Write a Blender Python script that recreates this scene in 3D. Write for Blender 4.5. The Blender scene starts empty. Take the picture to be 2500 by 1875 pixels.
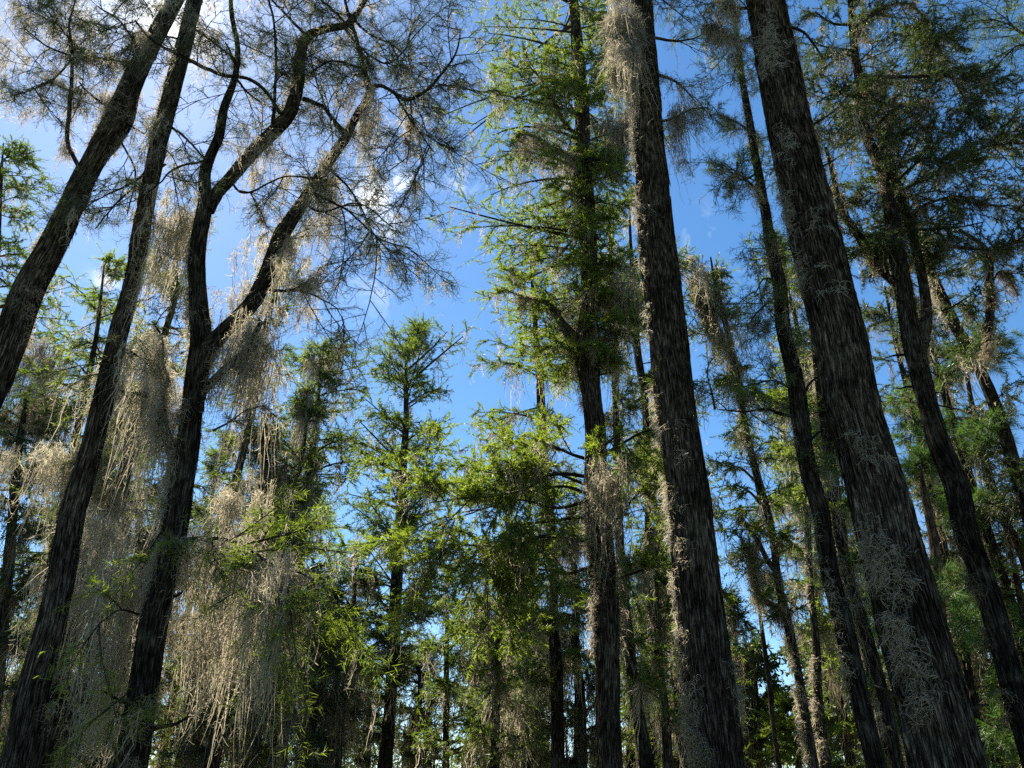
import bpy, math, zlib
import numpy as np
# ------------------------------------------------------------------ camera maths
F=1876.0; TH=math.radians(30.0); CT,ST=math.cos(TH),math.sin(TH); CAMZ=1.6
CAM=np.array([0.,0.,CAMZ])
def ray(x,y):
    u=(x-1250.)/F; v=(937.5-y)/F
    return np.array([u,CT-v*ST,ST+v*CT])
def at(x,y,D):
    """a point D metres ahead of the viewpoint, with its scale in metres per photo pixel"""
    d=ray(x,y); t=D/d[1]
    return CAM+d*t, t/F
def PL(pts,D,wd=4.,hz=False):
    """points (column,row,width[,depth offset]); hz: widths were measured along the row"""
    P=[];R=[]
    for p in pts:
        q,s=at(p[0],p[1],D+(p[3] if len(p)>3 else 0.)); P.append(q)
        i=len(P)-1; a=pts[max(0,i-1)]; b=pts[min(len(pts)-1,i+1)]; dx,dy=b[0]-a[0],b[1]-a[1]; cs=max(.35,abs(dy)/math.hypot(dx,dy)) if hz else 1.
        u,v=(p[0]-1250)/F,(937.5-p[1])/F; l=math.sqrt(1+u*u+v*v); cf=u*u/(u*u+v*v+1e-6); R.append(s*(p[2] if len(p)>2 else wd)*.5*cs/(l*cf+1-cf))
    return np.array(P),np.array(R)
def RNG(s): return np.random.default_rng(zlib.crc32(s.encode()))
def nrm(a): return a/np.maximum(np.linalg.norm(a,axis=-1,keepdims=True),1e-9)
# ------------------------------------------------------------------ mesh building
class MB:
    def __init__(s): s.v=[];s.f=[];s.m=[];s.n=0;s.bk=[]
    def add(s,v,f,m=0,bk=None):
        v=np.asarray(v,np.float32).reshape(-1,3)
        if len(v)==0: return
        s.v.append(v); s.f.append(np.asarray(f,np.int32)+s.n); s.m.append(m); s.n+=len(v)
        s.bk.append(np.zeros((len(v),3),np.float32) if bk is None else np.asarray(bk,np.float32).reshape(-1,3))
    def build(s,name,mats,parent=None,smooth=True,bk=False):
        me=bpy.data.meshes.new(name)
        V=np.concatenate(s.v); me.vertices.add(len(V)); 
        loops=np.concatenate([f.ravel() for f in s.f]).astype(np.int32)
        tot=np.concatenate([np.full(len(f),f.shape[1],np.int32) for f in s.f])
        mi=np.concatenate([np.full(len(f),m,np.int32) for f,m in zip(s.f,s.m)])
        off=np.zeros(3,np.float32)
        if parent is not None: off=np.array(parent.location,np.float32)
        me.vertices.foreach_set('co',(V-off).ravel())
        me.loops.add(len(loops)); me.loops.foreach_set('vertex_index',loops)
        me.polygons.add(len(tot)); me.polygons.foreach_set('loop_start',np.concatenate([[0],np.cumsum(tot)[:-1]]).astype(np.int32))
        me.polygons.foreach_set('loop_total',tot)
        me.polygons.foreach_set('material_index',mi)
        me.polygons.foreach_set('use_smooth',np.full(len(tot),smooth))
        for m in mats: me.materials.append(m)
        if bk:
            a=me.attributes.new('bk','FLOAT_VECTOR','POINT'); a.data.foreach_set('vector',np.concatenate(s.bk).ravel())
        me.update(calc_edges=True)
        o=bpy.data.objects.new(name,me); bpy.context.scene.collection.objects.link(o)
        if parent is not None: o.parent=parent
        return o
def ribbon(mb,P,w,prof,rng,m=0,bend=None):
    """flat tapering strips along polylines P (n,k,3), width w (n,) times prof (k,)"""
    n,k,_=P.shape
    if n==0: return
    T=nrm(P[:,-1]-P[:,0]); S=nrm(np.cross(T,rng.normal(size=(n,3))))
    h=(w[:,None]*np.asarray(prof)[None,:]*.5)[...,None]*S[:,None,:]
    if k==2 and prof[-1]==0:
        V=np.stack([P[:,0]-h[:,0],P[:,0]+h[:,0],P[:,1]],1); mb.add(V,np.arange(n*3).reshape(n,3),m); return
    V=np.stack([P-h,P+h],2)            # n,k,2,3
    b=np.arange(n)[:,None]*(k*2)+np.arange(k-1)[None,:]*2
    f=np.stack([b,b+1,b+3,b+2],-1).reshape(-1,4); mb.add(V,f,m)
def tubes(mb,P,R,sides=3,m=0):
    n,k,_=P.shape
    if n==0: return
    T=nrm(np.gradient(P,axis=1)); ref=np.where(np.abs(T[:,:1,2:3])>.8,np.array([1.,0,0]),np.array([0,0,1.]))
    U=nrm(np.cross(T,np.broadcast_to(ref,T.shape))); W=np.cross(T,U)
    a=np.arange(sides)*2*math.pi/sides
    V=P[:,:,None]+R[:,:,None,None]*(np.cos(a)[None,None,:,None]*U[:,:,None]+np.sin(a)[None,None,:,None]*W[:,:,None])
    L=np.cumsum(np.concatenate([np.zeros((n,1)),np.linalg.norm(np.diff(P,axis=1),axis=-1)],1),1)
    bk=np.stack(np.broadcast_arrays(np.cos(a)[None,None]*R[:,:,None],np.sin(a)[None,None]*R[:,:,None],L[:,:,None]*.085),-1)
    b=(np.arange(n)*k*sides)[:,None,None]+(np.arange(k-1)*sides)[None,:,None]; i=np.arange(sides)[None,None]; j=(i+1)%sides
    f=np.stack([b+i,b+j,b+j+sides,b+i+sides],-1).reshape(-1,4); mb.add(V,f,m,bk)
def vnoise(u,v,per,rng):
    """value noise, periodic in u with period per"""
    iv=np.floor(v).astype(int); G=rng.random((per,int(iv.max()-iv.min())+3)); iv0=iv-iv.min()
    iu=np.floor(u).astype(int); fu=u-iu; fv=v-iv; fu=fu*fu*(3-2*fu); fv=fv*fv*(3-2*fv); a=iu%per; b=(iu+1)%per
    return (G[a,iv0]*(1-fu)+G[b,iv0]*fu)*(1-fv)+(G[a,iv0+1]*(1-fu)+G[b,iv0+1]*fu)*fv
def smooth_line(P,R,step):
    P=np.asarray(P);R=np.asarray(R); d=np.concatenate([[0],np.cumsum(np.linalg.norm(np.diff(P,axis=0),axis=1))])
    n=max(4,int(d[-1]/step)+1); s=np.linspace(0,d[-1],n)
    # Catmull-Rom through uneven knots
    Q=np.column_stack([P,R]); m=np.gradient(Q,d,axis=0); i=np.clip(np.searchsorted(d,s)-1,0,len(d)-2); h=(d[i+1]-d[i]); t=((s-d[i])/h)[:,None]; h=h[:,None]
    o=(2*t**3-3*t**2+1)*Q[i]+(t**3-2*t**2+t)*h*m[i]+(-2*t**3+3*t**2)*Q[i+1]+(t**3-t**2)*h*m[i+1]
    return o[:,:3],np.maximum(o[:,3],.002),s
def stem(mb,P,R,rng,rough=.1,sides=40,step=.1,m=0):
    """a thick stem whose bark ridges and lumps are real relief"""
    P,R,s=smooth_line(P,R,step); n=len(P); T=nrm(np.gradient(P,axis=0)); U=nrm(np.cross(T,np.array([0,1.,0.]))); W=np.cross(T,U)
    a=np.arange(sides)*2*math.pi/sides; A,S=np.meshgrid(a,s)
    A2=A+.10*np.sin(S*.7+rng.random()*6)+.03*np.sin(S*2.3)
    per=max(5,int(sides/3.2)); u=(A2/(2*math.pi))*per
    r1=1-np.abs(2*vnoise(u%per,S*1.6,per,rng)-1); p2=max(5,int(sides/2)); r2=vnoise((A/(2*math.pi)*p2)%p2,S*3.5,p2,rng)
    lump=vnoise((A/(2*math.pi)*5)%5,S*.9,5,rng)
    k=1+rough*(r1-.6)+rough*.7*(r2-.5)+.09*(lump-.5)
    V=P[:,None]+(R[:,None]*k)[...,None]*(np.cos(A)[...,None]*U[:,None]+np.sin(A)[...,None]*W[:,None])
    bk=np.stack([np.cos(A2)*R[:,None],np.sin(A2)*R[:,None],S*.085],-1)
    i=np.arange(sides); j=(i+1)%sides; b=(np.arange(n-1)*sides)[:,None]
    f=np.stack([b+i,b+j,b+j+sides,b+i+sides],-1).reshape(-1,4)
    mb.add(V,f,m,bk); c=len(V.reshape(-1,3))
    # closed tip
    tip=P[-1]+T[-1]*R[-1]; ring=(n-1)*sides+np.arange(sides)
    mb.v[-1]=np.vstack([mb.v[-1],tip[None].astype(np.float32)]); mb.bk[-1]=np.vstack([mb.bk[-1],mb.bk[-1][-1:]]); mb.n+=1
    mb.f.append((np.stack([ring,np.roll(ring,-1),np.full(sides,c)],-1)+mb.n-c-1).astype(np.int32)); mb.m.append(m)
    return P,R,U
def strips(mb,P,R,k,rng,w=.012,L=.3):
    """peeling fibres of bark along a stem"""
    n=len(P); st=np.linalg.norm(P[1]-P[0]); m=6; ln=(L*(.4+rng.random(k))/st).astype(int)+5; i0=rng.integers(0,max(1,n-ln.max()-1),k); a=rng.random(k)*2*math.pi; s=np.linspace(0,1,m)
    ii=(i0[:,None]+ln[:,None]*s).astype(int); ii=np.clip(ii,0,n-1); aa=a[:,None]+rng.normal(size=(k,1))*.08*s
    lift=1.03+rng.random((k,1))*.03+(np.abs(2*s-1)**3)*rng.random((k,1))*.02*np.sign(rng.random((k,1))-.3)
    Q=P[ii]+(R[ii]*lift)[...,None]*np.stack([np.cos(aa),np.sin(aa),0*aa],-1)
    lf=(rng.random(k)<.25)*rng.random(k)*.05; Q[:,0]+=lf[:,None]*np.stack([np.cos(a),np.sin(a),0*a-.5],-1)
    tubes(mb,Q,(w*(.4+.8*rng.random(k)))[:,None]*np.array([.3,.9,1,1,.8,.25])*.5,4,0)
def ev(P,t):
    """points and tangents at t in 0..1 (n,m) on polylines P (n,k,3)"""
    n,k,_=P.shape; x=np.clip(t,0,.9999)*(k-1); i=x.astype(int); f=(x-i)[...,None]; r=np.arange(n)[:,None]
    a=P[r,i]; b=P[r,i+1]; return a+(b-a)*f, nrm(b-a)
def spawn(P,m,t0,t1,ang,L,kc,rng,droop=.1,flat=.6,wig=.08,jit=.35,amp=None):
    """m children per parent polyline; L: array (n,) or (n,m) of lengths"""
    n=len(P); t=t0+(t1-t0)*(np.arange(m)[None]+rng.random((n,m)))/m
    A,T=ev(P,t); up=np.array([0,0,1.]); S=nrm(np.cross(T,np.broadcast_to(up,T.shape))+1e-3)
    sg=np.where((np.arange(m)[None]+rng.integers(0,2,(n,1)))%2==0,1.,-1.)[...,None]
    side=nrm(S*sg*flat+rng.normal(size=S.shape)*(1-flat)); side=nrm(side-T*(side*T).sum(-1,keepdims=True))
    an=ang+rng.normal(size=(n,m))*jit*ang
    d=T*np.cos(an)[...,None]+side*np.sin(an)[...,None]
    L=np.broadcast_to(np.asarray(L).reshape(n,-1) if np.ndim(L) else np.full((n,1),L),(n,m))*(.5+1.*rng.random((n,m)))
    if amp is not None: L=L*np.interp(t,[0,.5,1],amp)
    s=np.linspace(0,1,kc)
    C=A[:,:,None]+d[:,:,None]*(L[...,None,None]*s[:,None]); 
    bendv=rng.normal(size=(n,m,1,3))*wig; bendv[...,2]-=droop
    C=C+bendv*(L[...,None,None]*(s**2)[:,None])
    return C.reshape(n*m,kc,3), L.reshape(-1)
# ------------------------------------------------------------------ materials
def nt(name):
    m=bpy.data.materials.new(name); m.use_nodes=True; t=m.node_tree; t.nodes.clear(); return m,t,t.nodes.new,t.links.new
def mix_rgb(N,Lk,fac,a,b,mode='MIX'):
    x=N('ShaderNodeMix'); x.data_type='RGBA'; x.blend_type=mode
    for sock,v in ((0,fac),(6,a),(7,b)):
        if hasattr(v,'is_output'): Lk(v,x.inputs[sock])
        elif sock==0: x.inputs[0].default_value=v
        else: x.inputs[sock].default_value=(*v,1)
    x.clamp_result=False
    return x.outputs[2]
def leaf_mat(name,c1,c2,c3,tr,tcol):
    m,t,N,Lk=nt(name); g=N('ShaderNodeNewGeometry'); tc=N('ShaderNodeNewGeometry')
    nz=N('ShaderNodeTexNoise'); nz.inputs['Scale'].default_value=.75; nz.inputs['Detail'].default_value=2; Lk(tc.outputs['Position'],nz.inputs['Vector'])
    mr=N('ShaderNodeMapRange'); mr.inputs[1].default_value=.38; mr.inputs[2].default_value=.62; Lk(nz.outputs[0],mr.inputs[0])
    c=mix_rgb(N,Lk,mr.outputs[0],c1,c2); c=mix_rgb(N,Lk,g.outputs['Random Per Island'],c,c3)
    d=N('ShaderNodeBsdfDiffuse'); Lk(c,d.inputs[0]); tl=N('ShaderNodeBsdfTranslucent'); c2_=mix_rgb(N,Lk,1.,c,tcol,'MULTIPLY'); Lk(c2_,tl.inputs[0])
    gl=N('ShaderNodeBsdfGlossy'); gl.inputs['Roughness'].default_value=.45; gl.inputs[0].default_value=(.5,.5,.5,1)
    a=N('ShaderNodeMixShader'); a.inputs[0].default_value=tr; Lk(d.outputs[0],a.inputs[1]); Lk(tl.outputs[0],a.inputs[2])
    b=N('ShaderNodeMixShader'); b.inputs[0].default_value=.05; Lk(a.outputs[0],b.inputs[1]); Lk(gl.outputs[0],b.inputs[2])
    o=N('ShaderNodeOutputMaterial'); Lk(b.outputs[0],o.inputs[0]); return m
def bark_mat(name,c1,c2,c3,bump=.6,lichen=.25):
    m,t,N,Lk=nt(name); at_=N('ShaderNodeAttribute'); at_.attribute_name='bk'
    def noise(s,det,rough=.6,dist=0.):
        n=N('ShaderNodeTexNoise'); n.inputs['Scale'].default_value=s; n.inputs['Detail'].default_value=det; n.inputs['Roughness'].default_value=rough; n.inputs['Distortion'].default_value=dist; Lk(at_.outputs['Vector'],n.inputs['Vector']); return n
    f=noise(52,6,.7,.25); l=noise(5,3); 
    vo=N('ShaderNodeTexVoronoi'); vo.feature='DISTANCE_TO_EDGE'; vo.inputs['Scale'].default_value=22; Lk(at_.outputs['Vector'],vo.inputs['Vector'])
    r=N('ShaderNodeValToRGB'); e=r.color_ramp.elements; e[0].position=.38; e[0].color=(*c1,1); e[1].position=.64; e[1].color=(*c3,1); k=e.new(.5); k.color=(*c2,1); Lk(f.outputs[0],r.inputs[0])
    g=N('ShaderNodeNewGeometry'); n2=N('ShaderNodeTexNoise'); n2.inputs['Scale'].default_value=2.2; n2.inputs['Detail'].default_value=5; Lk(g.outputs['Position'],n2.inputs['Vector'])
    mr=N('ShaderNodeMapRange'); mr.inputs[1].default_value=.56; mr.inputs[2].default_value=.68; mr.inputs[4].default_value=lichen; Lk(n2.outputs[0],mr.inputs[0])
    n4=N('ShaderNodeTexNoise'); n4.inputs['Scale'].default_value=1.1; n4.inputs['Detail'].default_value=4; Lk(g.outputs['Position'],n4.inputs['Vector']); m4=N('ShaderNodeMapRange'); m4.inputs[1].default_value=.35; m4.inputs[2].default_value=.65; m4.inputs[3].default_value=.7; m4.inputs[4].default_value=1.35; Lk(n4.outputs[0],m4.inputs[0])
    c=mix_rgb(N,Lk,mr.outputs[0],mix_rgb(N,Lk,1.,r.outputs[0],m4.outputs[0],'MULTIPLY'),(.17,.175,.13))
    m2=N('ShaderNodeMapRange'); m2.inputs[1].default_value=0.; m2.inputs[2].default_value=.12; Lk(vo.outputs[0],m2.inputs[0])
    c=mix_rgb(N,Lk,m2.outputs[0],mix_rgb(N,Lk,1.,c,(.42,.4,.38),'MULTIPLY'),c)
    mp=N('ShaderNodeMapping'); mp.inputs['Scale'].default_value=(1,1,4.5); Lk(at_.outputs['Vector'],mp.inputs['Vector']); n3=N('ShaderNodeTexNoise'); n3.inputs['Scale'].default_value=13; n3.inputs['Detail'].default_value=5; n3.inputs['Roughness'].default_value=.7; Lk(mp.outputs[0],n3.inputs['Vector'])
    m3=N('ShaderNodeMapRange'); m3.inputs[1].default_value=.4; m3.inputs[2].default_value=.56; m3.inputs[3].default_value=.35; Lk(n3.outputs[0],m3.inputs[0]); c=mix_rgb(N,Lk,1.,c,m3.outputs[0],'MULTIPLY')
    ad=N('ShaderNodeMath'); ad.operation='ADD'; Lk(f.outputs[0],ad.inputs[0]); Lk(m2.outputs[0],ad.inputs[1])
    bp=N('ShaderNodeBump'); bp.inputs['Strength'].default_value=bump; bp.inputs['Distance'].default_value=.03; Lk(ad.outputs[0],bp.inputs['Height'])
    d=N('ShaderNodeBsdfDiffuse'); d.inputs['Roughness'].default_value=.8; Lk(c,d.inputs[0]); Lk(bp.outputs[0],d.inputs['Normal'])
    o=N('ShaderNodeOutputMaterial'); Lk(d.outputs[0],o.inputs[0]); return m
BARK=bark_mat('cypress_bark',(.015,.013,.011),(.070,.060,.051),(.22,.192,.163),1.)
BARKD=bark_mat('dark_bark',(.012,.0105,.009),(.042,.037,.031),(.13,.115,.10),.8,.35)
PINEB=bark_mat('pine_bark',(.05,.035,.028),(.12,.085,.065),(.2,.15,.12))
m_,t_,N_,L_=nt('twig_bark'); d_=N_('ShaderNodeBsdfDiffuse'); d_.inputs[0].default_value=(.05,.042,.034,1); o_=N_('ShaderNodeOutputMaterial'); L_(d_.outputs[0],o_.inputs[0]); TWIG=m_
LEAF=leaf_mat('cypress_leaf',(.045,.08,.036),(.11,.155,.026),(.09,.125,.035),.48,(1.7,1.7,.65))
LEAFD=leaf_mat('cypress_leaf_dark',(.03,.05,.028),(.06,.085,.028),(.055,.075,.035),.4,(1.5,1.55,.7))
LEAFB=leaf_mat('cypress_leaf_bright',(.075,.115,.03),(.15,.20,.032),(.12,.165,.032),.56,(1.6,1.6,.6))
LEAFSIL=leaf_mat('cypress_leaf_silhouette',(.028,.04,.024),(.05,.068,.03),(.06,.07,.035),.38,(1.4,1.5,.9))  # leaf colour darkened so sprays read as backlit silhouettes against the sky
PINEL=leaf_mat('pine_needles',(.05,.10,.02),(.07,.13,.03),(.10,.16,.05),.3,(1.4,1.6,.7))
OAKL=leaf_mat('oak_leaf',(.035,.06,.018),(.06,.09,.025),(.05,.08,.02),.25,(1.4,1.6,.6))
MOSS=leaf_mat('spanish_moss',(.115,.10,.075),(.31,.283,.215),(.38,.35,.28),.55,(1.35,1.3,1.15))  # dark first tone paints shaded clumps among lit ones into the moss colour
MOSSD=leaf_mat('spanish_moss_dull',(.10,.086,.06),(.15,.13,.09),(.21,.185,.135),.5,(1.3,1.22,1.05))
# ------------------------------------------------------------------ tree building
def moss_beards(mb,R,L,ns,rng,sc=1.,spread=.05,curl=3,cl=.11):
    """hanging tufts: roots R (n,3), lengths L (n,)"""
    n=len(R)
    if n==0: return
    k=10; s=np.linspace(0,1,k)
    r0=R[:,None]+rng.normal(size=(n,ns,3))*spread*sc*np.array([1,1,.6]); l=L[:,None]*(.12+.88*rng.random((n,ns))**1.8)
    P=np.repeat(r0[:,:,None],k,2); P[...,2]-=l[...,None]*s
    cx=(r0-R[:,None])[:,:,None,:2]; P[...,:2]-=cx*(s*.75)[:,None]*np.minimum(1,l/L[:,None])[...,None,None]
    w=np.cumsum(rng.normal(size=(n,ns,k,2)),2)*(.02*sc); w-=w[:,:,:1]; P[...,:2]+=w
    drift=rng.normal(size=(n,1,1,2))*.07; P[...,:2]+=drift*(s**2)[:,None]*L[:,None,None,None]
    P=P.reshape(-1,k,3); ribbon(mb,P,np.full(len(P),.0092*sc)*(.5+.9*rng.random(len(P))),[.6,1,1,1,1,1,.9,.8,.6,.2],rng)
    if curl:
        A,T=ev(P,rng.random((len(P),curl))**.8); A=A.reshape(-1,3); q=len(A); e1=nrm(rng.normal(size=(q,3))*[1,1,.7]); e2=nrm(np.cross(e1,rng.normal(size=(q,3))))
        rad=cl*.36*sc**.6*(.5+rng.random(q)); ph=(1.3+2.6*rng.random(q))[:,None]*np.linspace(0,1,6); gr=1+.5*np.linspace(0,1,6)
        C=A[:,None]+rad[:,None,None]*gr[:,None]*(e1[:,None]*np.sin(ph)[...,None]+e2[:,None]*(1-np.cos(ph))[...,None]); C[...,2]-=(rad[:,None]*np.linspace(0,1.2,6)**1.5)
        ribbon(mb,C,np.full(q,.0078*sc**.75),[1,1,1,.9,.7,.2],rng)
def leaves(mb,tw,D,dens,rng,m,kind):
    sc=max(.9,(D/13.)**.75)
    if kind=='pine':
        C,_=spawn(tw,46,.55,1.,.75,.20*sc**.5,3,rng,droop=.08,flat=.0,wig=.08,jit=.5); ribbon(mb,C,np.full(len(C),.0065*sc),[.8,1,.3],rng,m); return
    if kind=='oak':
        C,_=spawn(tw,int(11*dens),.1,1.,1.,.085*sc,3,rng,droop=.1,flat=.3,wig=.1,jit=.4); ribbon(mb,C,np.full(len(C),.05*sc),[.2,1,.15],rng,m); return
    if D<12.5:
        C,_=spawn(tw,int(15*dens),.05,1.,.95,.12*sc,3,rng,droop=.05,flat=.5,wig=.16,jit=.22,amp=(.8,1,.7)); ribbon(mb,C,np.full(len(C),.0085*sc),[.7,1,.25],rng,m)
    else:
        C,_=spawn(tw,int(23*dens),.03,1.,.85,.09*sc,2,rng,droop=.0,flat=.45,wig=.1,jit=.25,amp=(.8,1,.7)); ribbon(mb,C,np.full(len(C),.019*sc),[1,0],rng,m)
def boughs_foliage(cr,B,D,dens,rng,leafm,kind,fr=1.,sub=None):
    """B (n,k,3) bough polylines -> side branches, twigs, leaves in mesh cr (material 0 wood, leafm foliage)"""
    if len(B)==0: return np.zeros((0,4,3))
    Lb=np.linalg.norm(np.diff(B,axis=1),axis=-1).sum(1); sc=max(.9,(D/13.)**.6)
    ns=max(4,int(np.median(Lb)*7/sc*min(fr,1.3))) if sub is None else sub
    S,Ls=spawn(B,ns,.12,1.,.8,Lb*.34,4,rng,droop=.1,flat=.8,wig=.12,amp=(.9,1.1,.45))
    nw=max(3,int(np.median(Ls)*13/sc))
    Wt,Lw=spawn(S,nw,.1,1.,.75,.30*sc if kind!='pine' else .22*sc,3,rng,droop=.06,flat=.4,wig=.14)
    wr=.0045*max(1,sc*.9)
    tubes(cr,S,np.broadcast_to(np.linspace(1.9,.9,4)*wr,(len(S),4)),3,0); tubes(cr,Wt,np.broadcast_to(np.array([.8,.6,.3])*wr,(len(Wt),3)),3,0)
    leaves(cr,Wt,D,dens,rng,leafm,kind)
    if kind=='cypress': leaves(cr,S,D,dens*.8,rng,leafm,kind)
    return S
NT=[0]
def tree(name,label,D,trunk,limbs=(),prof=None,n=0,up=.25,droop=.18,dens=1.,leaf=None,bark=None,mossm=None,moss=0.,mlen=(.3,1.1),tmoss=(),mlines=(),rough=.1,sides=36,
         kind='cypress',cat='tree',group=None,limb_leaf=1.,bare=False,top=None,fr=1.,mns=14,vary=.45,fs=.8,curl=4):
    NT[0]+=1; rng=RNG(label); leaf=leaf or LEAF; bark=bark or BARK; mossm=mossm or MOSS
    tk=[trunk[0]]
    for p in trunk[1:]:
        if tk[-1][1]-p[1]>34: tk.append(p)
    P,R=PL(tk,D,hz=True); R=R*.97; d=P[0]-P[1]; d=d/abs(d[2])*P[0][2]; d[1]=0
    foot=P[0]+d; foot[2]=-.1
    P=np.vstack([foot,P]); R=np.concatenate([[R[0]*1.35],R])
    root=bpy.data.objects.new(name,None); bpy.context.scene.collection.objects.link(root); root.location=(foot[0],foot[1],0); root['label']=label; root['category']=cat
    if group: root['group']=group
    bpy.context.view_layer.update()
    step=max(.07,D*.006)
    mb=MB(); SP,SR,_=stem(mb,P,R,rng,rough,sides,step)
    if sides>40:
        strips(mb,SP,SR,int(sides*11),rng,.022*(SR.max()/.35)**.5,.45)
        k=7; ii=rng.integers(len(SP)//8,len(SP)-5,k); az=rng.random(k)*2*math.pi; o3=np.stack([np.cos(az),np.sin(az),.35+0*az],-1); ll=.08+.4*rng.random(k)**2
        q=SP[ii][:,None]+o3[:,None]*(SR[ii][:,None,None]*.8+ll[:,None,None]*np.linspace(0,1,4)[:,None]); q[...,2]+=rng.normal(size=(k,4))*.012
        tubes(mb,q,(.012+.016*rng.random(k))[:,None]*np.array([1.3,1,.8,.45]),6,0)
    mb.build('trunk',[bark],root,bk=True)
    LB=[]; mo=MB(); cr=MB(); mroots=[];mL=[];croots=[];cL=[]
    for L in limbs:
        opt=L[-1] if isinstance(L[-1],dict) else {}; pts=[p for p in L if not isinstance(p,dict)]
        b=MB(); dz=opt.get('dz',0.); q,r=PL([(p[0],p[1],p[2],dz*i/(len(pts)-1)) for i,p in enumerate(pts)],D)
        q2,r2,_=smooth_line(q,r,max(.08,step)); q2=q2+np.cumsum(rng.normal(size=q2.shape),0)*.004
        stem(b,q2,r2,rng,.1,12 if r.max()<.08 else 22,max(.06,step)); b.build('limb',[bark],root,bk=True)
        if opt.get('f',1)>0 and not bare:
            t=np.linspace(0,1,8); i=(t*(len(q2)-1)).astype(int); LB.append((q2[i],opt.get('f',1.),opt.get('lm',1)))
        ms=opt.get('m',0)
        if ms:
            k=max(1,int(ms)); ii=rng.integers(0,len(q2),k); mroots.append(q2[ii]); mL.append(rng.uniform(*opt.get('ml',mlen),k))
    # limbs carry leafy side boughs
    for q,f,lm in LB:
        Lq=np.linalg.norm(np.diff(q,axis=0),axis=1).sum(); nb=max(3,int(Lq*3.2*f))
        B,_=spawn(q[None],nb,.22,1.,.85,min(1.5,.34*Lq+.25),6,rng,droop=.12,flat=.35,wig=.2)
        dy=B[...,1]-B[:,:1,1]; B[...,1]=B[:,:1,1]+np.where(dy<0,dy*.45,dy)
        tubes(cr,B,np.broadcast_to(np.linspace(.013,.005,6)*max(1,D/13),(len(B),6)),4,0)
        S=boughs_foliage(cr,B,D,dens*limb_leaf*(1.5 if lm==2 else 1),rng,lm,kind,fr)
        if moss>0 and len(S):
            k=int(len(S)*.42*moss); ii=rng.integers(0,len(S),k); croots.append(S[ii,rng.integers(0,4,k)]); cL.append(rng.uniform(*mlen,k))
    if prof is not None and n>0:
        pr=np.array(sorted(prof),float); y0,y1=pr[0,0],pr[-1,0]
        # project the trunk line back to photo rows to find where each bough leaves it
        rel=SP-CAM; dep=rel[:,1]*CT+rel[:,2]*ST; rows=937.5-F*((-rel[:,1]*ST+rel[:,2]*CT)/dep)
        nc=max(3,n//4); cy=y0+(y1-y0)*((np.arange(nc)+rng.random(nc))/nc); ci=np.arange(n)%nc; ys=np.clip(cy[ci]+rng.normal(size=n)*.012*(y1-y0),y0,y1); o=np.argsort(rows); idx=np.interp(ys,rows[o],o.astype(float)); idx=np.clip(np.round(idx).astype(int),0,len(SP)-1)
        A=SP[idx]; mpp=dep[idx]/F
        az=ci*2.39996+rng.normal(size=n)*.95; ca=np.cos(az)
        Ll=np.interp(ys,pr[:,0],pr[:,1]); Lr=np.interp(ys,pr[:,0],pr[:,2]); Lh=np.where(ca>0,Lr,Ll)*np.abs(ca)+.5*(Ll+Lr)*(1-np.abs(ca))
        ph=rng.random()*6; Lh=np.maximum(Lh*1.28*(1+.22*np.sin(az+ph+ys*.013))*mpp*(1-vary+vary*1.25*rng.random(n)),.12)
        el=up+rng.normal(size=n)*.16+.5*np.clip(1-(ys-y0)/(.18*(y1-y0)+1),0,1)
        s=np.linspace(0,1,6); sa=np.sin(az); sa=np.where(sa<0,sa*fs,sa); dr=np.stack([ca*np.cos(el),sa*np.cos(el),np.sin(el)],-1)
        B=A[:,None]+dr[:,None]*(Lh[:,None]*s)[...,None]; bv=rng.normal(size=(n,1,3))*.1; bv[...,2]-=droop; B=B+bv*(Lh[:,None]*s**2)[...,None]
        rb=np.clip(.012*Lh,.008,.05)*max(1,D/20); tubes(cr,B,rb[:,None]*np.linspace(1.2,.3,6)[None],5,0)
        S=boughs_foliage(cr,B,D,dens,rng,1,kind,fr)
        if moss>0:
            k=int(len(S)*.34*moss); ii=rng.integers(0,len(S),k); croots.append(S[ii,rng.integers(0,4,k)]); cL.append(rng.uniform(*mlen,k))
            k=int(n*2.4*moss); ii=rng.integers(0,n,k); croots.append(ev(B[ii],rng.random((k,1)))[0][:,0]); cL.append(rng.uniform(*mlen,k)*1.2)
    if cr.n:
        cr.build('crown',[TWIG,leaf,LEAFB],root,smooth=False)
    msc=max(1.,(D/12.)**.85)
    for ln in mlines:                       # ([(x,y),...], tufts, (shortest, longest) in photo pixels, depth offset)
        q,_=PL([(p[0],p[1],4) for p in ln[0]],D+(ln[3] if len(ln)>3 else 0.)); k=ln[1]
        pt=ev(q[None],np.sort(rng.random((1,k))))[0][0]; pt=pt+rng.normal(size=pt.shape)*np.array([.12,.35,.12])*min(1.5,msc); mroots.append(pt)
        mL.append(rng.uniform(ln[2][0],ln[2][1],k)*at(ln[0][0][0],ln[0][0][1],D)[1]/max(.4,math.cos(TH)))
    if mroots: moss_beards(mo,np.vstack(mroots),np.concatenate(mL),mns,rng,msc,curl=curl)
    if croots: moss_beards(mo,np.vstack(croots),np.concatenate(cL),8,rng,msc,spread=.018,curl=2,cl=.08)
    rel=SP-CAM; dep=rel[:,1]*CT+rel[:,2]*ST; rows=937.5-F*((-rel[:,1]*ST+rel[:,2]*CT)/dep)
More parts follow.
